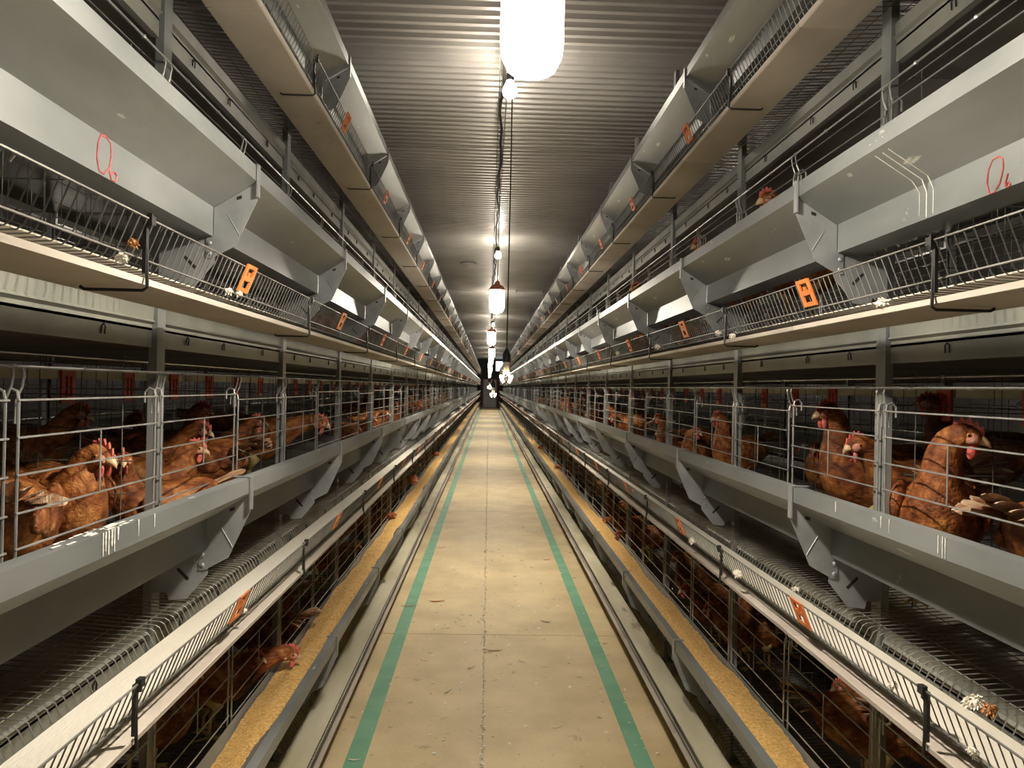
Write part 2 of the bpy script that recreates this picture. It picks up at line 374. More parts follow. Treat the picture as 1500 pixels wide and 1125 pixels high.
def m_post():
    mb = MB(); h = 3.2
    t = 0.003
    mb.box(0.888, 0.888 + t, -0.023, 0.023, 0, h); mb.box(0.888 + t, 0.908, -0.023, -0.023 + t, 0, h); mb.box(0.888 + t, 0.908, 0.023 - t, 0.023, 0, h)
    mb.box(0.905, 0.908, -0.023 + t, -0.010, 0, h); mb.box(0.905, 0.908, 0.010, 0.023 - t, 0, h)
    mb.box(0.87, 0.95, -0.035, 0.035, 0, 0.005)
    return mb
HB = BAY / 2
def m_door(v):
    mb = MB(); o = (0.0, -0.017)[v]; U = 0.872
    hs = [0.190, 0.127, 0.064, 0.000, -0.060, -0.115]
    a, b = 0.016, HB - 0.020
    for i, hgt in enumerate(hs): mb.tube([(U, a - 0.006, hgt + o), (U, b + 0.006, hgt + o)], 0.0021, 5)
    for yy in (a, b):
        mb.tube([(U + 0.028, yy, 0.175 + o), (U + 0.028, yy, 0.200 + o), (U + 0.018, yy, 0.210 + o), (U + 0.006, yy, 0.205 + o), (U + 0.003, yy, 0.190 + o),
                 (U + 0.003, yy, -0.10 + o), (U + 0.012, yy, -0.135 + o), (U + 0.028, yy, -0.155 + o)], 0.0027, 6)
    mb.tube([(U - 0.002, HB * 0.5, 0.127 + o), (U - 0.002, HB * 0.5, 0.0 + o)], 0.0019, 5)
    return mb
def m_toprod():
    mb = MB(); U = 0.872
    mb.tube([(U, 0.0, 0.246), (U, BAY, 0.246)], 0.0032, 6)
    for i in range(5): mb.lathe([(0.0045, -0.004), (0.0058, 0), (0.0045, 0.004)], 6, (U, 0.12 + i * 0.22, 0.246))
    mb.smooth = False
    for yy in (0.015, HB - 0.01, HB + 0.02, BAY - 0.02):   # swan-necked hangers from the rod to the doors
        mb.tube([(U, yy, 0.246), (U - 0.003, yy, 0.235), (U + 0.004, yy + 0.006, 0.212), (U + 0.012, yy + 0.004, 0.190), (U + 0.012, yy + 0.002, 0.150)], 0.0024, 5)
    mb.tube([(0.94, 0.0, 0.272), (0.94, BAY, 0.272)], 0.0018, 5)
    return mb
def m_latch():
    mb = MB(); mb.box(0.866, 0.876, HB - 0.03, HB + 0.03, -0.125, -0.095); mb.box(0.858, 0.868, HB - 0.012, HB + 0.012, -0.118, -0.10); return mb
def m_side():       # wire partition between neighbouring cages
    mb = MB(); u = 0.96
    while u < 1.65: mb.tube([(u, 0, fl(u)), (u, 0, 0.285)], 0.0014, 4, cap=False); u += 0.098
    for h in range(7):
        z = -0.20 + h * 0.078; mb.tube([(0.935, 0, z), (1.65, 0, z)], 0.0014, 4, cap=False)
    return mb
def m_back():       # wire partition down the middle of the battery
    mb = MB(); y = 0.05
    while y < BAY: mb.tube([(1.653, y, -0.215), (1.653, y, 0.285)], 0.0013, 4, cap=False); y += 0.103
    for h in range(7):
        z = -0.20 + h * 0.078; mb.tube([(1.653, 0, z), (1.653, BAY, z)], 0.0014, 4, cap=False)
    return mb
def m_mid():        # second light mesh, half way into the cage
    mb = MB(); y = 0.11
    while y < BAY: mb.tube([(1.25, y, fl(1.25)), (1.25, y, 0.285)], 0.0013, 4, cap=False); y += 0.34
    for z in (0.12, 0.20, 0.27): mb.tube([(1.25, 0, z), (1.25, BAY, z)], 0.0015, 4, cap=False)
    return mb

NCAGE = 35       # cages built one by one per row; the rest of the row is stuff
for sd in (-1, 1):
    S = SIDE[sd]
    # uprights
    pm = smesh('upright_post', m_post, 'post', sd)
    for k in range(K0, K1 + 1):
        o = link('upright_post', pm, None, (0, yk(k) + 0.035, 0))
        tag(o, f'grey steel upright of the {S} cage row, {ordw(k - K0 + 1)} from the camera', 'post', f'{S} row uprights')
    pmf = smesh('upright_post_far', m_post, 'post', sd, True)
    for k in range(K0, 15):
        o = link('upright_post', pmf, None, (0, yk(k), 0))
        tag(o, f'steel upright on the far side of the {S} cages, {ordw(k - K0 + 1)} from the camera', 'post', f'far side uprights behind the {S} row')
    for t in (1, 2, 3, 4):
        z = RIM[t]; T = TIER[t]
        # ---- feed trough
        tr = thing('feed_trough', f'long galvanised feed trough of the {T} tier along the {S} cage row', 'trough', (sd * 0.75, 0, z - 0.17), 'feed troughs')
        ox = -sd * 0.75
        sec, br, lg = smesh('trough_section', m_trough, 'galv', sd), smesh('bracket', m_bracket, 'galv2', sd), smesh('bracket_leg', m_leg, 'galv2', sd)
        bo = _cache.setdefault('bolt', m_bolt().mesh('bolt', 'galv2', lambda p: Vector((p.x, -p.z, p.y))))
        so = smesh('bracket_hole', m_slot, 'black', sd); ls = smesh('leg_slot', m_legslot, 'black', sd)
        for k in range(K0, K1):
            link('trough_section', sec, tr, (ox, yk(k), 0.17))
        for k in range(K0, K1 + 1):
            b = link('bracket', br, tr, (ox, yk(k), 0.17))
            if k < 12:
                link('bracket_leg', lg, b)
                if k < 6:
                    link('bracket_hole', so, b); link('leg_slot', ls, b)
                    link('bolt', bo, b, (sd * 0.764, 0.0, -0.186)); link('bolt', bo, b, (sd * 0.764, 0.0, -0.211))
        # ---- egg conveyor
        eg = thing('egg_conveyor', f'white egg belt on a tan tray below the {T} tier trough, {S} row', 'egg conveyor', (sd * 0.73, 0, z - 0.36), 'egg belts')
        ox = -sd * 0.73
        L_ = BAY * (K1 - K0)
        bm_ = MB().box(0.680, 0.780, 0, L_, -0.3325, -0.3300)
        link('belt', bm_.mesh('belt', 'belt' if t > 1 else 'beltold', lambda p: Vector((sd * p.x, p.y, p.z))), eg, (ox, yk(K0), 0.36))
        pn, rd, hd, cl = smesh('tray_panel', m_panel, 'panel', sd), smesh('support_rod', m_rod, 'black', sd), smesh('rod_holder', m_holder, 'black', sd), smesh('orange_clip', m_clip, 'orange', sd)
        for k in range(K0, K1):
            link('tray_panel', pn, eg, (ox, yk(k), 0.36))
            if k < 30 and t > 1:
                r = link('support_rod', rd, eg, (ox, yk(k) + 0.53, 0.36))
                if k < 8: link('rod_holder', hd, r)
        for k in range(K0 + 1, K1 if t > 1 else K0):
            c = link('orange_clip', cl, eg, (ox, yk(k) - 0.09, 0.36))
            c['label'] = 'orange plastic clip'
        # ---- manure belt
        mbm = MB().box(0.90, MIR - 0.90, yk(K0), yk(K1), -0.398, -0.392)
        o = link('manure_belt', mbm.mesh('manure_belt', 'manure', lambda p: Vector((sd * p.x, p.y, p.z))), None, (0, 0, z))
        tag(o, f'dark manure belt under the {T} tier cages of the {S} row', 'belt', 'manure belts')
        # ---- cages
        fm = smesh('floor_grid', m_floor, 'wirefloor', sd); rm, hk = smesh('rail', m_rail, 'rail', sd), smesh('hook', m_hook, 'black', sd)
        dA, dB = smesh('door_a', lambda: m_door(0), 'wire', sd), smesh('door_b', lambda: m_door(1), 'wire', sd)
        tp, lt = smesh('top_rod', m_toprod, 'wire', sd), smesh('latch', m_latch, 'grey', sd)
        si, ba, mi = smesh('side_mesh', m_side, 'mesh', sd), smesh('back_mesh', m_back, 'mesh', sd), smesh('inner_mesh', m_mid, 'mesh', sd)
        for k in range(K0, K0 + NCAGE):
            cg = thing('hen_cage', f'wire hen cage of the {T} tier, {S} row, {ordw(k - K0 + 1)} bay from the camera', 'cage', (sd * 1.1, yk(k), z - 0.30), f'{T} tier cages')
            off = (-sd * 1.1, 0, 0.30)
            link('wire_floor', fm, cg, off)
            r = link('rail', rm, cg, off)
            if k < 8:
                for yy in (0.22, 0.50, 0.90): link('hook', hk, r, (0, yy, 0))
            if t < 4:
                link('door', dA if (k + t) % 3 else dB, cg, off)
                link('door', dB if (k + sd) % 2 else dA, cg, (off[0], HB, off[2]))
                link('top_rod', tp, cg, off)
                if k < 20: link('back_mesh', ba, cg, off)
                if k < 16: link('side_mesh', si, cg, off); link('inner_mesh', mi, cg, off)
                if k < 10: link('latch', lt, cg, off)
        far = MB()
        for k in range(K0 + NCAGE, K1):
            q = MB(); q.v = list(m_door(0).v); q.f = list(m_door(0).f)
            for yy in (0, HB):
                n = len(far.v); far.v += [(a, b + yk(k) + yy, c) for a, b, c in q.v]; far.f += [tuple(i + n for i in f) for f in q.f]
            for (a, b) in ((0.640, -0.258), (0.668, -0.328)): far.tube([(a, yk(k), b), (a, yk(k + 1), b)], 0.003, 4)
            for q0 in range(0, NB, 2):
                yy = yk(k) + (q0 + 0.5) * BAY / NB; far.tube([(0.640, yy, -0.258), (0.668, yy, -0.328)], 0.002, 3)
            far.box(0.89, 0.91, yk(k), yk(k + 1), -0.44, -0.34)
        o = link('distant_cages', far.mesh('distant_cages', 'wire', lambda p: Vector((sd * p.x, p.y, p.z))), None, (0, 0, z))
        tag(o, f'distant end of the {T} tier of wire cages in the {S} row', 'cages', kind='stuff')
        # ---- far side of the battery, seen through the cages
        if t < 4 or True:
            tf = thing('feed_trough', f'feed trough of the {T} tier on the far side of the {S} cages', 'trough', (sd * (MIR - 0.75), 0, z - 0.17), 'far side feed troughs')
            ef = thing('egg_conveyor', f'egg belt of the {T} tier on the far side of the {S} cages', 'egg conveyor', (sd * (MIR - 0.73), 0, z - 0.36), 'far side egg belts')
            sf, bf = smesh('trough_section_far', m_trough, 'galv', sd, True), smesh('bracket_far', m_bracket, 'galv2', sd, True)
            pf, cf, gf = smesh('tray_panel_far', m_panel, 'panel', sd, True), smesh('orange_clip_far', m_clip, 'orange', sd, True), smesh('egg_guard_far', lambda: m_floor(True), 'wirefloor', sd, True)
            rf, df, tpf = smesh('rail_far', m_rail, 'rail', sd, True), smesh('door_far', lambda: m_door(0), 'wire', sd, True), smesh('top_rod_far', m_toprod, 'wire', sd, True)
            for k in range(K0, 14):
                a = (-sd * (MIR - 0.75), yk(k), 0.17); e = (-sd * (MIR - 0.73), yk(k), 0.36)
                link('trough_section', sf, tf, a); link('bracket', bf, tf, a)
                link('tray_panel', pf, ef, e); link('orange_clip', cf, ef, (e[0], e[1] + 0.4, e[2])); link('rail', rf, ef, e)
                link('egg_guard', gf, ef, e)
                if t < 4:
                    link('cage_door', df, ef, e); link('cage_door', df, ef, (e[0], e[1] + HB, e[2])); link('top_rod', tpf, ef, e)

# ------------------------------------------------------------------ drinker lines in the middle of the cages
def m_cup():
    mb = MB()
    for (a, b, c, d) in ((-0.045, 0.045, -0.030, 0.0), (-0.045, 0.045, -0.125, -0.100), (-0.045, -0.022, -0.100, -0.030), (0.022, 0.045, -0.100, -0.030), (-0.007, 0.007, -0.100, -0.030)):
        mb.box(1.575, 1.583, a, b, c, d)
    return mb
for sd in (-1, 1):
    for t in (1, 2):
        n = 14
        dl = thing('drinker_line', f'pale drinking pipe with red hangers deep inside the {TIER[t]} tier cages, {SIDE[sd]} row', 'drinker', (sd * 1.6, yk(K0), RIM[t] + 0.225), 'drinker lines')
        link('pipe', MB().box(1.585, 1.615, 0, BAY * n, 0.0, 0.042).mesh('pipe', 'pipe', lambda p: Vector((sd * p.x, p.y, p.z))), dl, (-sd * 1.6, 0, 0))
        cm = smesh('red_hanger', m_cup, 'redplastic', sd)
        for i in range(int(n * BAY / 0.46)): link('red_hanger', cm, dl, (-sd * 1.6, 0.2 + 0.46 * i, 0.04))
# ------------------------------------------------------------------ feed in the troughs
def feed_mesh(sd):
    rnd = random.Random(3 + sd); mb = MB(); us = [0.690, 0.715, 0.742, 0.768, 0.795, 0.820, 0.852]; ny = 1400
    y0, y1 = yk(K0), yk(K1)
    ph = [rnd.uniform(0, 6.28) for _ in range(6)]
    for j in range(ny + 1):
        t = j / ny; y = y0 + (y1 - y0) * t ** 1.7
        lev = -0.088 + 0.010 * math.sin(y * 2.1 + ph[0]) + 0.008 * math.sin(y * 5.3 + ph[1]) + 0.005 * math.sin(y * 13 + ph[2])
        for i, u in enumerate(us):
            h = lev + rnd.uniform(-0.004, 0.004) + (0.010 if 1 < i < 5 else 0) - (0.006 if i in (0, 6) else 0)
            if i == 0: h = max(h, -0.036 - (u - 0.655) * 0.6275 + 0.004)
            mb.v.append((sd * u, y, h))
    n = len(us)
    for j in range(ny):
        for i in range(n - 1): a = j * n + i; mb.f.append((a, a + 1, a + n + 1, a + n))
    mb.smooth = True
    return mb
for sd in (-1, 1):
    o = link('poultry_feed', feed_mesh(sd).mesh('poultry_feed', 'feed'), None, (0, 0, RIM[1]))
    tag(o, f'golden meal feed lying in the {SIDE[sd]} bottom trough', 'feed', kind='stuff')

# ------------------------------------------------------------------ writing and stains on the troughs
def trough_child(sd, t): 
    for o in C.objects:
        if o.name.startswith('feed_trough') and o['label'].startswith(f'long galvanised feed trough of the {TIER[t]} tier along the {SIDE[sd]}'): return o
def face_pt(px, py, sd, u): return unproj(px, py, u_abs=u)
def add_to(parent, name, mb, m):
    o = link(name, mb.mesh(name, m)); o.parent = parent; o.matrix_parent_inverse = Matrix.Translation(-parent.location); return o
for sd, circ, six in ((-1, [(147, 197), (155, 198), (162, 210), (163, 228), (160, 246), (152, 255), (145, 250), (142, 232), (143, 212), (147, 199), (154, 196)],
                       [(162, 238), (160, 250), (163, 264), (169, 266), (171, 258), (167, 252), (162, 256)]),
                      (1, [(1462, 229), (1469, 232), (1470, 245), (1465, 268), (1457, 287), (1450, 287), (1446, 270), (1448, 248), (1455, 233), (1463, 229)],
                       [(1477, 254), (1473, 268), (1474, 279), (1479, 279), (1481, 270), (1477, 267), (1474, 272)])):
    par = trough_child(sd, 3)
    for pts in (circ, six):
        P3 = []
        for (a, b) in pts:
            p = face_pt(a, b, sd, 0.7565)
            if p.z > RIM[3] - 0.101: p = Vector((p.x, p.y, p.z))
            P3.append(Vector((sd * 0.7560, p.y, min(max(p.z, RIM[3] - 0.169), RIM[3] - 0.1005))))
        add_to(par, 'marker_writing', MB().tube(P3, 0.0014, 4), 'marker')
def streak(par, sd, y, w0, w1, wd):
    # droppings running over the rim lip and down the trough face
    mb = MB(); n = 6
    for i in range(n):
        a = w0 + (w1 - w0) * i / n; b = w0 + (w1 - w0) * (i + 1) / n
        k = wd * random.uniform(0.6, 1.1) * (1 - 0.5 * i / n)
        def uw(w_): return 0.6543 if w_ > -0.036 else (0.6543 + (-0.036 - w_) * 1.594 if w_ > -0.10 else 0.7562)
        mb.prism([(uw(a) - 0.0004, a), (uw(b) - 0.0004, b), (uw(b) + 0.001, b), (uw(a) + 0.001, a)], y - k, y + k)
    mb.v = [(sd * a, b, c + RIM[par_t]) for a, b, c in mb.v]
    add_to(par, 'dropping_streak', mb, 'stain')
par_t = 2; par = trough_child(-1, 2)
for (y, w1, wd) in ((1.155, -0.034, .0022), (1.163, -0.028, .003), (1.172, -0.035, .0022), (1.182, -0.024, .003), (1.190, -0.034, .002), (1.201, -0.018, .003), (1.27, -0.026, .0018), (1.33, -0.022, .0016)):
    streak(par, -1, y, 0.001, w1, wd)
sp = MB()
for i in range(26):
    y = random.gauss(1.18, 0.05); u = random.uniform(0.657, 0.680); r = random.uniform(0.002, 0.007)
    sp.prism([(u, 0.0008), (u + r * .8, 0.0008), (u + r * .8, 0.0012), (u, 0.0012)], y - r * 2, y + r * 2)
sp.v = [(-a, b, c + RIM[2]) for a, b, c in sp.v]; add_to(par, 'dropping_splash', sp, 'stain')
par = trough_child(1, 2)
for (y, w1, wd) in ((1.225, -0.034, .0014), (1.233, -0.035, .0014), (1.245, -0.030, .0014), (1.40, -0.026, .0013), (1.43, -0.022, .0013), (1.62, -0.022, .0013)): streak(par, 1, y, 0.0, w1, wd)
par_t = 3; par = trough_child(1, 3)
for (y, w1, wd) in ((1.452, -0.165, .0016), (1.475, -0.168, .0018), (1.50, -0.160, .0014)): streak(par, 1, y, -0.02, w1, wd)

# ------------------------------------------------------------------ lamps
def lampA(x, y, zb, label, group, ms='lampA', ml='lens'):
    r = thing('lamp', label, 'lamp', (x, y, zb), group)
    link('lens', MB().lathe([(0.004, 0), (0.03, 0.003), (0.046, 0.012)], 18).mesh('lens', ml), r)
    link('diffuser', MB().lathe([(0.046, 0.012), (0.057, 0.034), (0.060, 0.06), (0.060, 0.17), (0.056, 0.182)], 18).mesh('diffuser', ms), r)
    link('lamp_cap', MB().lathe([(0.058, 0.182), (0.072, 0.178), (0.072, 0.184), (0.058, 0.198), (0.05, 0.212), (0.022, 0.225), (0.018, 0.25), (0.006, 0.255)], 16).mesh('lamp_cap', 'lampcap'), r)
    link('cord', MB().tube([(0, 0, 0.25), (0.004, 0, (CEIL - zb) * 0.5), (0, 0, CEIL - zb)], 0.004, 6).mesh('cord', 'cord'), r)
def bulb(x, y, zb, label, group, top=CEIL):
    r = thing('light_bulb', label, 'lamp', (x, y, zb), group)
    link('bulb', MB().lathe([(0.004, 0), (0.022, 0.004), (0.038, 0.018), (0.044, 0.040), (0.040, 0.062), (0.028, 0.088), (0.020, 0.105)], 16).mesh('bulb', 'lampB'), r)
    link('socket', MB().lathe([(0.021, 0.105), (0.023, 0.11), (0.023, 0.15), (0.012, 0.165), (0.005, 0.17)], 12).mesh('socket', 'black'), r)
    if top - zb > 0.2: link('cord', MB().tube([(0, 0, 0.165), (0, 0, top - zb)], 0.004, 6).mesh('cord', 'cord'), r)
def lowbulb(x, y, zb, label, group):
    r = thing('light_bulb', label, 'lamp', (x, y, zb), group)
    link('glass', MB().lathe([(0.004, 0), (0.024, 0.003), (0.040, 0.016), (0.047, 0.038), (0.043, 0.060), (0.030, 0.085), (0.022, 0.12), (0.021, 0.135)], 18).mesh('glass', 'glass'), r)
    for s in (-1, 1):
        link('filament', MB().tube([(s * 0.016, 0, 0.012), (s * 0.026, 0, 0.032), (s * 0.034, 0, 0.055)], [0.006, 0.0085, 0.006], 8).mesh('filament', 'lampL', smooth=True), r)
    link('stem', MB().lathe([(0.012, 0.06), (0.016, 0.085), (0.017, 0.128)], 12).mesh('stem', 'white'), r)
    link('socket', MB().lathe([(0.023, 0.13), (0.024, 0.135), (0.024, 0.178), (0.014, 0.198), (0.006, 0.215)], 14).mesh('socket', 'black'), r)
    link('cord', MB().tube([(0, 0, 0.21), (0.002, 0, (CEIL - zb) * 0.6), (0, 0, CEIL - zb)], 0.0042, 6).mesh('cord', 'cord'), r)
for i in range(-1, 11):
    lampA(-0.022 if i == 0 else -0.05 + 0.015 * math.sin(i * 2.3), 1.45 + 4.65 * i, 2.05, (f'glowing jar-shaped lamp hanging over the aisle, {ordw(i + 1)} in view from the camera' if i >= 0 else 'glowing jar-shaped lamp over the aisle behind the camera'), 'jar lamps over the aisle')
for i in range(9):
    bulb(0.0, 4.62 + 5.8 * i, 3.20, f'bright round bulb close under the ceiling, {ordw(i + 1)} from the camera', 'bulbs under the ceiling', CEIL + 0.0)
lowbulb(0.012, 4.55, 1.478, 'clear bulb in a black socket hanging low on a long black cord, nearest one', 'low hanging bulbs')
lowbulb(-0.035, 9.4, 1.33, 'low hanging clear bulb over the aisle, second from the camera', 'low hanging bulbs')
lowbulb(-0.075, 14.2, 1.42, 'low hanging clear bulb over the aisle, third from the camera', 'low hanging bulbs')
for sd in (-1, 1):
    for i in range(4):
        lampA(sd * MIR, 1.2 + 4.65 * i, 2.0, f'lamp in the neighbouring aisle beyond the {SIDE[sd]} cages, {ordw(i + 1)} from the camera', 'lamps in the neighbouring aisles', 'lampN', 'lampN')
pts = []
y = -2.0
while y < 52: pts.append((-0.035 + 0.010 * math.sin(y * 3.1) + 0.008 * math.sin(y * 7.7), y, CEIL - 0.075 + 0.02 * math.sin(y * 1.35) + 0.012 * math.sin(y * 5.1))); y += 0.18
tag(link('power_cable', MB().tube(pts, 0.010, 6).mesh('power_cable', 'cord', smooth=True)), 'dark wavy power cable bundle running along the ceiling above the aisle', 'cable')
for x, n in ((-0.010, 'nearer the middle of the ceiling'), (-0.062, 'left of the power cable')):
    tag(link('suspension_rope', MB().tube([(x, -2.0, CEIL - 0.06), (x, 26, CEIL - 0.07), (x, 52, CEIL - 0.06)], 0.0035, 5).mesh('suspension_rope', 'rope')), f'thin straight rope under the ceiling, {n}', 'rope')
p = unproj(686, 387, z=CEIL - 0.02)
dt = thing('ceiling_vent', 'round pale disc mounted on the corrugated ceiling left of the lamps', 'ceiling disc', (p.x, p.y, CEIL))
link('disc', MB().lathe([(0.05, -0.055), (0.10, -0.045), (0.125, -0.02), (0.125, 0.0)], 20).mesh('disc', 'white'), dt)
link('rim', MB().lathe([(0.128, -0.012), (0.14, -0.006), (0.14, 0.0)], 20).mesh('rim', 'grey'), dt)
p = unproj(776, 427, z=CEIL - 0.02)
dt = thing('ceiling_batten', 'long pale box fixed across the ceiling right of the lamps', 'ceiling box', (p.x, p.y, CEIL))
link('housing', MB().prism([(-0.28, 0), (-0.27, -0.05), (0.27, -0.05), (0.28, 0)], -0.05, 0.05).mesh('housing', 'white'), dt)
for s in (-1, 1): link('end_cap', MB().box(s * 0.285 - 0.01, s * 0.285 + 0.01, -0.055, 0.055, -0.055, 0.0).mesh('end_cap', 'grey'), dt)

# ------------------------------------------------------------------ hens
def cr(P, t):
    n = len(P) - 1; i = min(int(t * n), n - 1); f = t * n - i
    a, b, c, d = P[max(i - 1, 0)], P[i], P[i + 1], P[min(i + 2, n)]
    return [0.5 * ((2 * b[k]) + (-a[k] + c[k]) * f + (2 * a[k] - 5 * b[k] + 4 * c[k] - d[k]) * f * f + (-a[k] + 3 * b[k] - 3 * c[k] + d[k]) * f ** 3) for k in range(len(b))]
BODY = [(-.185, 0, .268, .012, .014), (-.165, 0, .258, .038, .042), (-.125, 0, .238, .066, .068), (-.065, 0, .213, .086, .088), (-.005, 0, .200, .092, .096)]
POSES = {   # breast, neck ... skull ; (x, y, z, half width, half height)
    'alert': [(.055, 0, .205, .082, .094), (.092, 0, .238, .064, .074), (.108, 0, .278, .048, .052), (.112, 0, .318, .038, .040), (.114, 0, .350, .033, .034), (.124, 0, .378, .030, .030), (.145, 0, .389, .0265, .027), (.165, 0, .385, .019, .020), (.176, 0, .381, .011, .012)],
    'look':  [(.055, 0, .205, .082, .094), (.092, 0, .236, .064, .074), (.110, .002, .272, .048, .052), (.118, .006, .308, .038, .040), (.122, .012, .336, .033, .034), (.126, .026, .362, .030, .030), (.130, .046, .372, .0265, .027), (.133, .066, .368, .019, .020), (.134, .077, .364, .011, .012)],
    'tall':  [(.055, 0, .207, .082, .096), (.088, 0, .242, .064, .074), (.100, .001, .282, .049, .052), (.104, .004, .322, .040, .041), (.106, .008, .354, .034, .035), (.109, .022, .380, .030, .030), (.112, .043, .391, .0265, .027), (.114, .063, .386, .019, .020), (.115, .074, .382, .011, .012)],
    'mid':   [(.055, 0, .208, .082, .092), (.100, 0, .236, .062, .068), (.128, 0, .262, .048, .050), (.150, 0, .290, .038, .039), (.168, 0, .314, .033, .034), (.190, 0, .332, .030, .030), (.212, 0, .336, .0265, .027), (.231, 0, .330, .019, .020), (.242, 0, .326, .011, .012)],
    'reach': [(.055, 0, .205, .082, .092), (.105, 0, .222, .062, .068), (.145, 0, .238, .047, .049), (.180, 0, .252, .038, .039), (.212, 0, .264, .033, .034), (.242, 0, .270, .030, .030), (.265, 0, .266, .0265, .027), (.284, 0, .258, .019, .020), (.294, 0, .253, .011, .012)],
    'hunch': [(.055, 0, .207, .084, .096), (.092, 0, .232, .070, .078), (.108, .003, .262, .054, .056), (.112, .007, .286, .043, .044), (.116, .012, .306, .035, .036), (.128, .020, .322, .030, .030), (.146, .029, .327, .0265, .027), (.163, .037, .321, .019, .020), (.173, .041, .317, .011, .012)],
}
HM = {}
def hen_meshes(pose):
    if pose in HM: return HM[pose]
    P = BODY + POSES[pose]; R, n = 34, 18; mb = MB(); fr = []
    pts = [cr(P, i / (R - 1)) for i in range(R)]
    side = Vector((0, 1, 0))
    for i in range(R):
        a, b = Vector(pts[max(i - 1, 0)][:3]), Vector(pts[min(i + 1, R - 1)][:3]); t = (b - a).normalized()
        side = (side - t * side.dot(t)).normalized(); up = t.cross(side); c = Vector(pts[i][:3]); fr.append((c, t, side, up))
        for k in range(n):
            an = 2 * math.pi * k / n; ca, sa = math.cos(an), math.sin(an)
            ruff = 1 + 0.025 * math.sin(an * 5 + i * 1.7) * (1 if 2 < i < R - 8 else 0)
            mb.v.append(tuple(c + side * (ca * pts[i][3] * ruff) + up * (sa * pts[i][4] * ruff)))
    for i in range(R - 1):
        for k in range(n): a, d = i * n + k, i * n + (k + 1) % n; mb.f.append((a, d, d + n, a + n))
    mb.f.append(tuple(range(n - 1, -1, -1))); mb.f.append(tuple((R - 1) * n + k for k in range(n))); mb.smooth = True
    body = mb.mesh('hen_body_' + pose, 'hen')
    # head frame: skull = third control point from the end
    sk, tip = Vector(P[-3][:3]), Vector(P[-1][:3]); f = (tip - sk).normalized()
    f = (f + Vector((0, 0, 0.12))).normalized()
    s = Vector((0, 0, 1)).cross(f).normalized(); u = f.cross(s)
    H = lambda p: sk + f * p.x + s * p.y + u * p.z
    parts = []
    cmb = MB(); prof = [(.034, .004), (.036, .012), (.031, .026), (.025, .022), (.019, .036), (.012, .028), (.004, .041), (-.003, .031), (-.011, .038), (-.015, .028), (-.024, .030), (-.024, .018), (-.012, .016), (.012, .016)]
    cmb.prism(prof, -0.0028, 0.0028); parts.append(('comb', cmb.mesh('comb', 'comb', H)))
    bk = MB().tube([(.020, 0, -.001), (.034, 0, -.003), (.045, 0, -.008), (.052, 0, -.015)], [.0135, .0105, .006, .001], 8); bk.smooth = True
    parts.append(('beak', bk.mesh('beak', 'beak', H)))
    for q in (-1, 1):
        parts.append(('face', MB().ell((.013, q * .0160, -.002), (.019, .0090, .0128), 10, 7).mesh('face', 'face', H)))
        parts.append(('wattle', MB().ell((.020, q * .010, -.030), (.009, .0045, .017), 8, 6).mesh('wattle', 'comb', H)))
        parts.append(('earlobe', MB().ell((-.013, q * .0235, -.010), (.008, .0045, .010), 8, 6).mesh('earlobe', 'lobe', H)))
        parts.append(('eye', MB().ell((.011, q * .0236, .0035), (.0050, .0032, .0050), 8, 6).mesh('eye', 'eye', H)))
        parts.append(('pupil', MB().ell((.0115, q * .0256, .0035), (.0030, .0018, .0030), 8, 6).mesh('pupil', 'pupil', H)))
        wg = MB()
        for (cx, cz, lx, lz, oy, tl) in ((.0, .222, .085, .058, .078, .15), (-.055, .222, .085, .046, .072, .22), (-.105, .232, .080, .032, .056, .30)):
            wg.ell((cx, q * oy, cz), (lx, .020, lz), 14, 8, Matrix.Rotation(-tl, 3, 'Y') @ Matrix.Rotation(q * 0.16, 3, 'Z'))
        parts.append(('wing', wg.mesh('wing', 'henwing')))
        lg = MB().tube([(-.005, q * .045, .16), (.02, q * .046, .115), (.0, q * .045, .085)], [.036, .022, .010], 8); lg.smooth = True
        lg.tube([(.0, q * .045, .09), (-.006, q * .045, .012)], [.0075, .006], 6)
        for an in (-.5, 0, .5, 3.14): lg.tube([(-.006, q * .045, .012), (-.006 + .05 * math.cos(an), q * .045 + .05 * math.sin(an), .004)], [.005, .003], 5)
        parts.append(('leg', lg.mesh('leg', 'shank')))
    tl = MB()
    for i in range(9):
        a = (i - 4) * 0.16; el = 0.62 - abs(i - 4) * 0.07; L0 = 0.155 - abs(i - 4) * 0.008
        d = Vector((-math.cos(el) * math.cos(a), math.sin(a) * math.cos(el), math.sin(el))); sdv = Vector((d.y, -d.x, 0)).normalized() + Vector((0, 0, 0.4 * (1 if i > 4 else -1)))
        sdv.normalize(); nrm = d.cross(sdv); o = Vector((-.150, (i - 4) * 0.006, .255)); b = len(tl.v)
        W = [(.0, .010), (.3, .018), (.65, .023), (.9, .018), (1.0, .006)]
        for (q, wd) in W:
            c = o + d * (L0 * q) - Vector((0, 0, 0.03 * q * q))
            tl.v += [tuple(c + sdv * wd), tuple(c + nrm * 0.002), tuple(c - sdv * wd), tuple(c - nrm * 0.002)]
        for j in range(4):
            for k in range(4): x0 = b + j * 4 + k; x1 = b + j * 4 + (k + 1) % 4; tl.f.append((x0, x1, x1 + 4, x0 + 4))
        tl.f.append((b + 16, b + 17, b + 18, b + 19)); tl.f.append((b + 3, b + 2, b + 1, b))
    parts.append(('tail', tl.mesh('tail', 'tail')))
    HM[pose] = (body, parts, sk); return HM[pose]
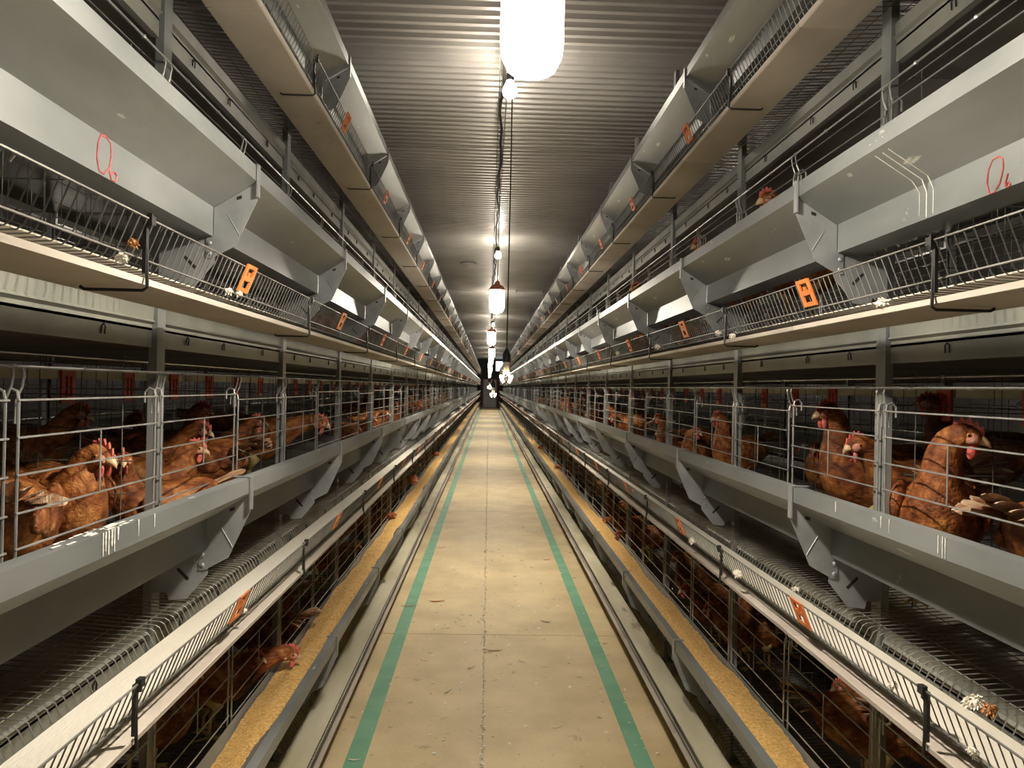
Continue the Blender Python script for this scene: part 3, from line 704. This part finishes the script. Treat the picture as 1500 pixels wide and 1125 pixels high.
def hen(pose, loc, yawd, scale, label, group=None, detail=2):
    body, parts, sk = hen_meshes(pose)
    o = link('hen', body, None, loc, math.radians(yawd)); o.scale = (scale,) * 3
    tag(o, label, 'hen', group)
    for nme, me in parts:
        if detail == 0 and nme not in ('comb', 'tail', 'beak', 'leg'): continue
        if detail == 1 and nme in ('pupil', 'earlobe'): continue
        link(nme, me, o)
    return o
def hen_tail_at(px, py, u, pose, yawd, tier, label, group=None, sc=1.0, detail=2):
    p = unproj(px, py, u_abs=u); off = Matrix.Rotation(math.radians(yawd), 3, 'Z') @ Vector((-0.20, 0, 0)) * sc
    b = Vector((p.x - off.x, p.y - off.y, 0))
    return hen(pose, (b.x, b.y, RIM[tier] + fl(abs(b.x)) + 0.002), yawd, sc, label, group, detail)
def hen_at(px, py, u, pose, yawd, tier, label, group=None, sc=None, detail=2):
    # head (skull) seen at this pixel, at distance u from the aisle centre; feet on the cage floor
    p = unproj(px, py, u_abs=u); sk = hen_meshes(pose)[2]
    zf = 0
    for _ in range(4):
        s = sc or 1.0
        off = Matrix.Rotation(math.radians(yawd), 3, 'Z') @ Vector((sk.x, sk.y, 0)) * s
        base = Vector((p.x - off.x, p.y - off.y, 0)); ub = abs(base.x)
        zf = RIM[tier] + fl(max(0.9, ub)) + 0.002
        sc = min(1.18, max(0.82, (p.z - zf) / sk.z))
    return hen('%s' % pose, (base.x, base.y, zf), yawd, sc, label, group, detail)
# yaw: 0 faces +x (right), 90 faces away from the camera, 180 faces left, -90 faces the camera
GL, GR = 'hens in the left row', 'hens in the right row'
hen_at(146, 668, 0.97, 'hunch', -42, 2, 'brown hen with upright red comb facing the aisle, nearest on the left', GL)
hen_at(180, 688, 1.05, 'look', 215, 2, 'brown hen turned back towards the nearest red-combed hen, left row', GL)
hen_tail_at(12, 725, 1.0, 'reach', 120, 2, 'brown hen cut off by the left edge of the picture', GL)
hen_at(118, 605, 1.45, 'mid', -10, 2, 'dim hen deep behind the nearest red-combed hen on the left', GL)
hen_at(200, 612, 1.50, 'alert', -20, 2, 'dim hen deep in the cage beside the first left upright', GL)
hen_at(296, 600, 1.20, 'alert', -5, 2, 'rearmost of three hens stacked in profile right of the first left upright', GL)
hen_at(294, 630, 1.06, 'mid', -5, 2, 'middle of three hens in profile right of the first left upright', GL)
hen_at(286, 657, 1.00, 'hunch', 0, 2, 'lowest and nearest of three hens right of the first left upright', GL)
hen_at(376, 618, 1.05, 'mid', 8, 2, 'hen with large red comb just left of the second left upright', GL)
hen_tail_at(362, 655, 0.95, 'reach', 165, 2, 'hen with its pale tail to the aisle between first and second left uprights', GL)
hen_at(468, 606, 0.90, 'reach', 12, 2, 'hen stretching its head out just right of the second left upright', GL)
hen_at(545, 614, 0.90, 'hunch', 0, 2, 'hen head just above the trough left of a huddle, left row', GL, detail=1)
hen_at(566, 612, 0.92, 'mid', -15, 2, 'leftmost hen of the huddle reaching over the left trough', GL, detail=1)
hen_at(592, 600, 0.92, 'mid', 20, 2, 'middle hen of the huddle reaching over the left trough', GL, detail=1)
hen_at(612, 592, 0.86, 'reach', 15, 2, 'hen stretching furthest right from the huddle over the left trough', GL, detail=1)
hen_at(1412, 638, 1.00, 'tall', 238, 2, 'large orange-brown hen standing tall in profile, nearest on the right', GR)
hen_tail_at(1478, 790, 0.955, 'reach', 20, 2, 'hen showing a white-flecked tail at the right picture edge', GR)
hen_at(1212, 604, 1.02, 'alert', 190, 2, 'tall hen facing left, just left of the first right upright', GR)
hen_at(1256, 652, 0.99, 'mid', 195, 2, 'lower hen facing left beside the tall one, right row', GR)
hen_at(1195, 688, 1.25, 'hunch', 205, 2, 'crouching dim hen behind the tall left-facing hen', GR)
hen_at(1360, 590, 1.55, 'alert', 170, 2, 'dark hen silhouette deep behind the nearest right hen', GR)
hen_at(1052, 612, 1.02, 'alert', 210, 2, 'hen standing just left of the second right upright', GR)
hen_at(1018, 648, 0.98, 'look', 240, 2, 'golden hen low at the trough left of the second right upright', GR)
hen_at(965, 612, 1.05, 'alert', 185, 2, 'hen standing between second and third right uprights', GR)
hen_tail_at(985, 640, 0.92, 'reach', 30, 2, 'hen with golden tail low at the right trough', GR)
hen_at(898, 612, 0.94, 'mid', 200, 2, 'hen poking its red face over the right trough', GR, detail=1)
hen_at(862, 606, 0.92, 'reach', 215, 2, 'hen bending over the right trough beyond the red-faced one', GR, detail=1)
hen_at(834, 602, 0.92, 'mid', 190, 2, 'small distant hen head over the right trough', GR, detail=1)
hen_at(424, 957, 0.80, 'reach', 18, 1, 'hen stretching its neck out over the feed in the left bottom trough', GL)
hen_at(374, 1008, 0.90, 'mid', -10, 1, 'red-faced hen below the outstretched one, left bottom tier', GL)
hen_tail_at(440, 912, 0.86, 'reach', 165, 1, 'hen with whitish rump at the left bottom trough', GL)
hen_at(278, 1046, 1.02, 'alert', 0, 1, 'dark hen standing inside the nearest left bottom cage', GL)
hen_at(520, 872, 0.92, 'reach', 20, 1, 'hen at the feed in the left bottom row, beyond the whitish one', GL)
hen_at(575, 770, 0.83, 'reach', 10, 1, 'small hen head over the left bottom feed', GL, detail=1)
hen_at(606, 700, 0.82, 'reach', 10, 1, 'distant hen eating from the left bottom trough', GL, detail=1)
hen_at(640, 665, 0.82, 'reach', 10, 1, 'far hen eating from the left bottom trough', GL, detail=0)
hen_at(1003, 889, 0.90, 'mid', 195, 1, 'red-faced hen of a pair looking out, right bottom tier', GR)
hen_at(1040, 892, 0.93, 'mid', 190, 1, 'paler hen of the pair looking out, right bottom tier', GR)
hen_at(992, 832, 1.00, 'alert', 200, 1, 'hen standing behind the pair in the right bottom tier', GR)
hen_at(887, 782, 0.86, 'reach', 200, 1, 'dark hen bending to the right bottom feed', GR)
hen_at(905, 800, 0.86, 'reach', 215, 1, 'rust-brown hen bending to the right bottom feed, nearer of two', GR)
hen_at(815, 690, 0.83, 'reach', 190, 1, 'hen head over the far right bottom feed', GR, detail=1)
hen_at(790, 662, 0.82, 'reach', 190, 1, 'far hen eating from the right bottom trough', GR, detail=0)
hen_at(1232, 1005, 1.05, 'alert', 195, 1, 'dim hen inside the nearest right bottom cage', GR)
hen_at(1085, 905, 1.08, 'alert', 175, 1, 'dim hen beside the first right upright, bottom tier', GR)
hen_at(1126, 282, 0.90, 'alert', 205, 3, 'hen looking down over the right third-tier trough, nearest one', GR)
hen_at(1026, 353, 0.90, 'alert', 205, 3, 'second hen looking over the right third-tier trough', GR, detail=1)
hen_at(766, 523, 0.80, 'mid', 190, 3, 'far red-brown hen leaning out of the right third tier', GR, detail=0)
hen_at(933, 412, 0.90, 'alert', 195, 3, 'third hen peering over the right third-tier trough', GR, detail=1)
hen_at(572, 415, 0.90, 'alert', -10, 3, 'hen peering over the left third-tier trough', GL, detail=1)
rr = random.Random(21)
for sd in (-1, 1):
    for t in (1, 2, 3):
        for k in range(-1, 14):
            for q, (word, ua, ub) in enumerate((('towards the front of', 1.10, 1.22), ('towards the back of', 1.30, 1.50))):
                if t == 3 and (k > 8 or k < 3): continue
                if q == 0 and t == 2 and k < 4: continue
                if q == 1 and (k > 7 or (t == 2 and k < 5)): continue
                pose = rr.choice(['alert', 'mid', 'hunch', 'look', 'reach'])
                u = rr.uniform(ua, ub); y = yk(k) + rr.uniform(0.25, 0.9)
                hen(pose, (sd * u, y, RIM[t] + fl(u) + 0.002), rr.uniform(-60, 60) + (180 if (sd > 0) == (rr.random() < 0.75) else 0), rr.uniform(0.9, 1.05),
                    f'brown hen {word} the {TIER[t]} tier cage, {S if False else SIDE[sd]} row, {ordw(k - K0 + 1)} bay', GL if sd < 0 else GR, 1 if k < 4 else 0)

# ------------------------------------------------------------------ loose feathers, down and floor litter
def feather_mesh(m, L=0.07, W=0.012, curl=0.010, seed=0):
    r = random.Random(seed); mb = MB(); n = 7
    for i in range(n):
        t = i / (n - 1); wd = W * math.sin(math.pi * min(1, t * 0.85 + 0.12)) ** 0.8 * 0.5 + 0.0006; z = 0.002 + curl * (t - 0.5) ** 2 * 2; y = 0.006 * math.sin(t * 2.2)
        mb.v += [(t * L - L / 2, y - wd, z), (t * L - L / 2, y, z + 0.0015), (t * L - L / 2, y + wd, z), (t * L - L / 2, y, z - 0.0008)]
    for i in range(n - 1):
        for k in range(4): a, b = i * 4 + k, i * 4 + (k + 1) % 4; mb.f.append((a, b, b + 4, a + 4))
    mb.f += [(3, 2, 1, 0), (n * 4 - 4, n * 4 - 3, n * 4 - 2, n * 4 - 1)]; mb.smooth = True
    return mb.mesh('feather', m)
for i, (px, py, L, rz, m, lab) in enumerate((
        (640, 881, .105, 4, 'brownquill', 'long brown feather lying left of the floor joint'),
        (800, 911, .075, -20, 'quill', 'thin tan feather right of the floor joint, beyond the cross joint'),
        (691, 978, .05, 35, 'down', 'small white curled feather left of the joint, nearer than the cross joint'),
        (764, 969, .04, -45, 'down', 'tiny white feather right of the joint, nearer than the cross joint'),
        (612, 996, .045, 5, 'down', 'white feather beside the left green stripe'),
        (657, 1013, .06, 50, 'down', 'white feather low left, in front of the floor joint middle'),
        (648, 802, .09, 10, 'quill', 'tan feather near the left green stripe, far half of the view'),
        (786, 781, .09, -15, 'quill', 'pale feather near the right green stripe, far half of the view'),
        (725, 953, .09, 3, 'quill', 'pale feather lying across the floor joint'),
        (598, 888, .09, 8, 'quill', 'dirty feather stuck on the left green stripe'),
        (519, 1114, .05, -3, 'down', 'white feather on the nearest end of the left stripe'),
        (816, 1066, .05, 10, 'down', 'white curled feather low right of the floor joint'),
        (852, 1083, .03, 80, 'down', 'small white scrap near the right green stripe, nearest the camera'),
        (884, 977, .04, 20, 'down', 'white scrap sitting on the right green stripe'),
        (801, 820, .06, 15, 'brownquill', 'brown feather right of the joint near the far right stripe'))):
    p = unproj(px, py, z=0.003)
    o = link('feather', feather_mesh(m, L, L * 0.2, 0.012, i), None, (p.x, p.y, 0.0012), math.radians(rz)); tag(o, lab, 'feather', 'feathers on the floor')
lit = MB(); rl = random.Random(5)
def flake(x, y, s):
    a = rl.uniform(0, 6.28); c, d = math.cos(a) * s, math.sin(a) * s; q = rl.uniform(0.3, 0.7); b = len(lit.v); h = rl.uniform(0.001, 0.006)
    lit.v += [(x - c, y - d, 0.0005), (x + d * q, y - c * q, h), (x + c, y + d, 0.001), (x - d * q, y + c * q, h * 0.5)]; lit.f += [(b, b + 1, b + 2), (b, b + 2, b + 3)]
for i in range(1500): flake(-0.085 + rl.gauss(0, 0.006), 0.4 + 24 * rl.random() ** 1.5, rl.uniform(0.004, 0.013))
for i in range(1500): flake(rl.uniform(-0.62, 0.62), 1.5 + 18 * rl.random() ** 1.5, rl.choice((0.003, 0.004, 0.006, 0.014)) * rl.uniform(0.7, 1.3))
tag(link('floor_litter', lit.mesh('floor_litter', 'down')), 'pale scraps of down and dust scattered along the concrete walkway', 'litter', kind='stuff')
dk = MB(); lit2, lit = lit, dk
for i in range(330): flake((rl.choice((-1, 1)) * rl.uniform(0.60, 0.80)) if rl.random() < 0.5 else rl.uniform(-0.6, 0.6), 1.5 + 14 * rl.random() ** 1.5, rl.uniform(0.002, 0.007))
tag(link('manure_crumbs', dk.mesh('manure_crumbs', 'brownquill')), 'small dark brown crumbs of dirt scattered on the walkway', 'dirt', kind='stuff')
def tuft_mesh(seed, size):
    r = random.Random(seed); mb = MB()
    for i in range(150):
        d = Vector((r.gauss(0, 1), r.gauss(0, 1), r.gauss(0, 0.7) + 0.3)).normalized(); L = size * r.uniform(0.45, 0.8)
        s = d.cross(Vector((r.gauss(0, 1), r.gauss(0, 1), r.gauss(0, 1)))).normalized() * size * 0.10; b = len(mb.v); dr = Vector((0, 0, -0.25 * L))
        mb.v += [tuple(d * L * 0.3 + s * 0.3), tuple(d * L * 0.7 + s), tuple(d * L + dr), tuple(d * L * 0.7 - s)]; mb.f.append((b, b + 1, b + 2, b + 3))
    mb.ell((0, 0, 0), (size * 0.55, size * 0.5, size * 0.42), 8, 6); return mb
for i, (px, py, u, s, m, lab) in enumerate((
        (178, 378, .650, .016, 'down', 'white down tuft caught on the left third-tier egg guard'),
        (195, 356, .650, .014, 'brownquill', 'orange-brown feather tuft caught on the left third-tier egg guard'),
        (335, 426, .655, .014, 'down', 'white fluff hanging left of the nearest orange clip, left third tier'),
        (350, 430, .655, .012, 'down', 'white fluff close beside the nearest orange clip, left third tier'),
        (1292, 444, .650, .020, 'down', 'flat white down right of the orange clip, right third tier'),
        (1052, 487, .650, .016, 'down', 'yellowish tuft on the right third-tier egg guard'),
        (1073, 492, .650, .016, 'down', 'white tuft beside a yellowish one on the right third-tier guard'),
        (963, 507, .650, .020, 'down', 'white tuft on the right third-tier guard, further down the row'),
        (905, 517, .650, .022, 'down', 'white fluff on the far right third-tier guard'),
        (1080, 840, .640, .022, 'down', 'large white tuft on the right second-tier egg guard'),
        (1014, 792, .650, .022, 'down', 'pointed white scrap on the right second-tier tray edge'),
        (1068, 740, .700, .040, 'down', 'wide pale feather clump lying on the right second-tier belt'),
        (1166, 863, .695, .018, 'down', 'white tuft on the inner edge of the right second-tier belt'),
        (1428, 1030, .700, .030, 'down', 'pile of white down on the belt in the lower right corner'),
        (1450, 1040, .700, .022, 'brownquill', 'brown feather beside the down pile in the lower right corner'),
        (1308, 1003, .660, .014, 'down', 'white tuft at the foot of the nearest right guard bars'),
        (1425, 1100, .655, .014, 'down', 'white tuft below the guard in the lower right corner'),
        (358, 894, .660, .012, 'down', 'white fluff under the orange clip, left second tier'),
        (930, 718, .655, .02, 'down', 'white fluff on the far right second-tier guard'),
        (985, 862, .66, .004, 'down', 'speck of white down on the right second-tier tray'))):
    p = unproj(px, py, u_abs=u) if u < 0.69 else unproj(px, py, z=RIM[2] - 0.33 + s * 0.35)
    o = link('down_tuft', tuft_mesh(i, s).mesh('down_tuft', m), None, p); tag(o, lab, 'feather', 'down caught on the egg belts')
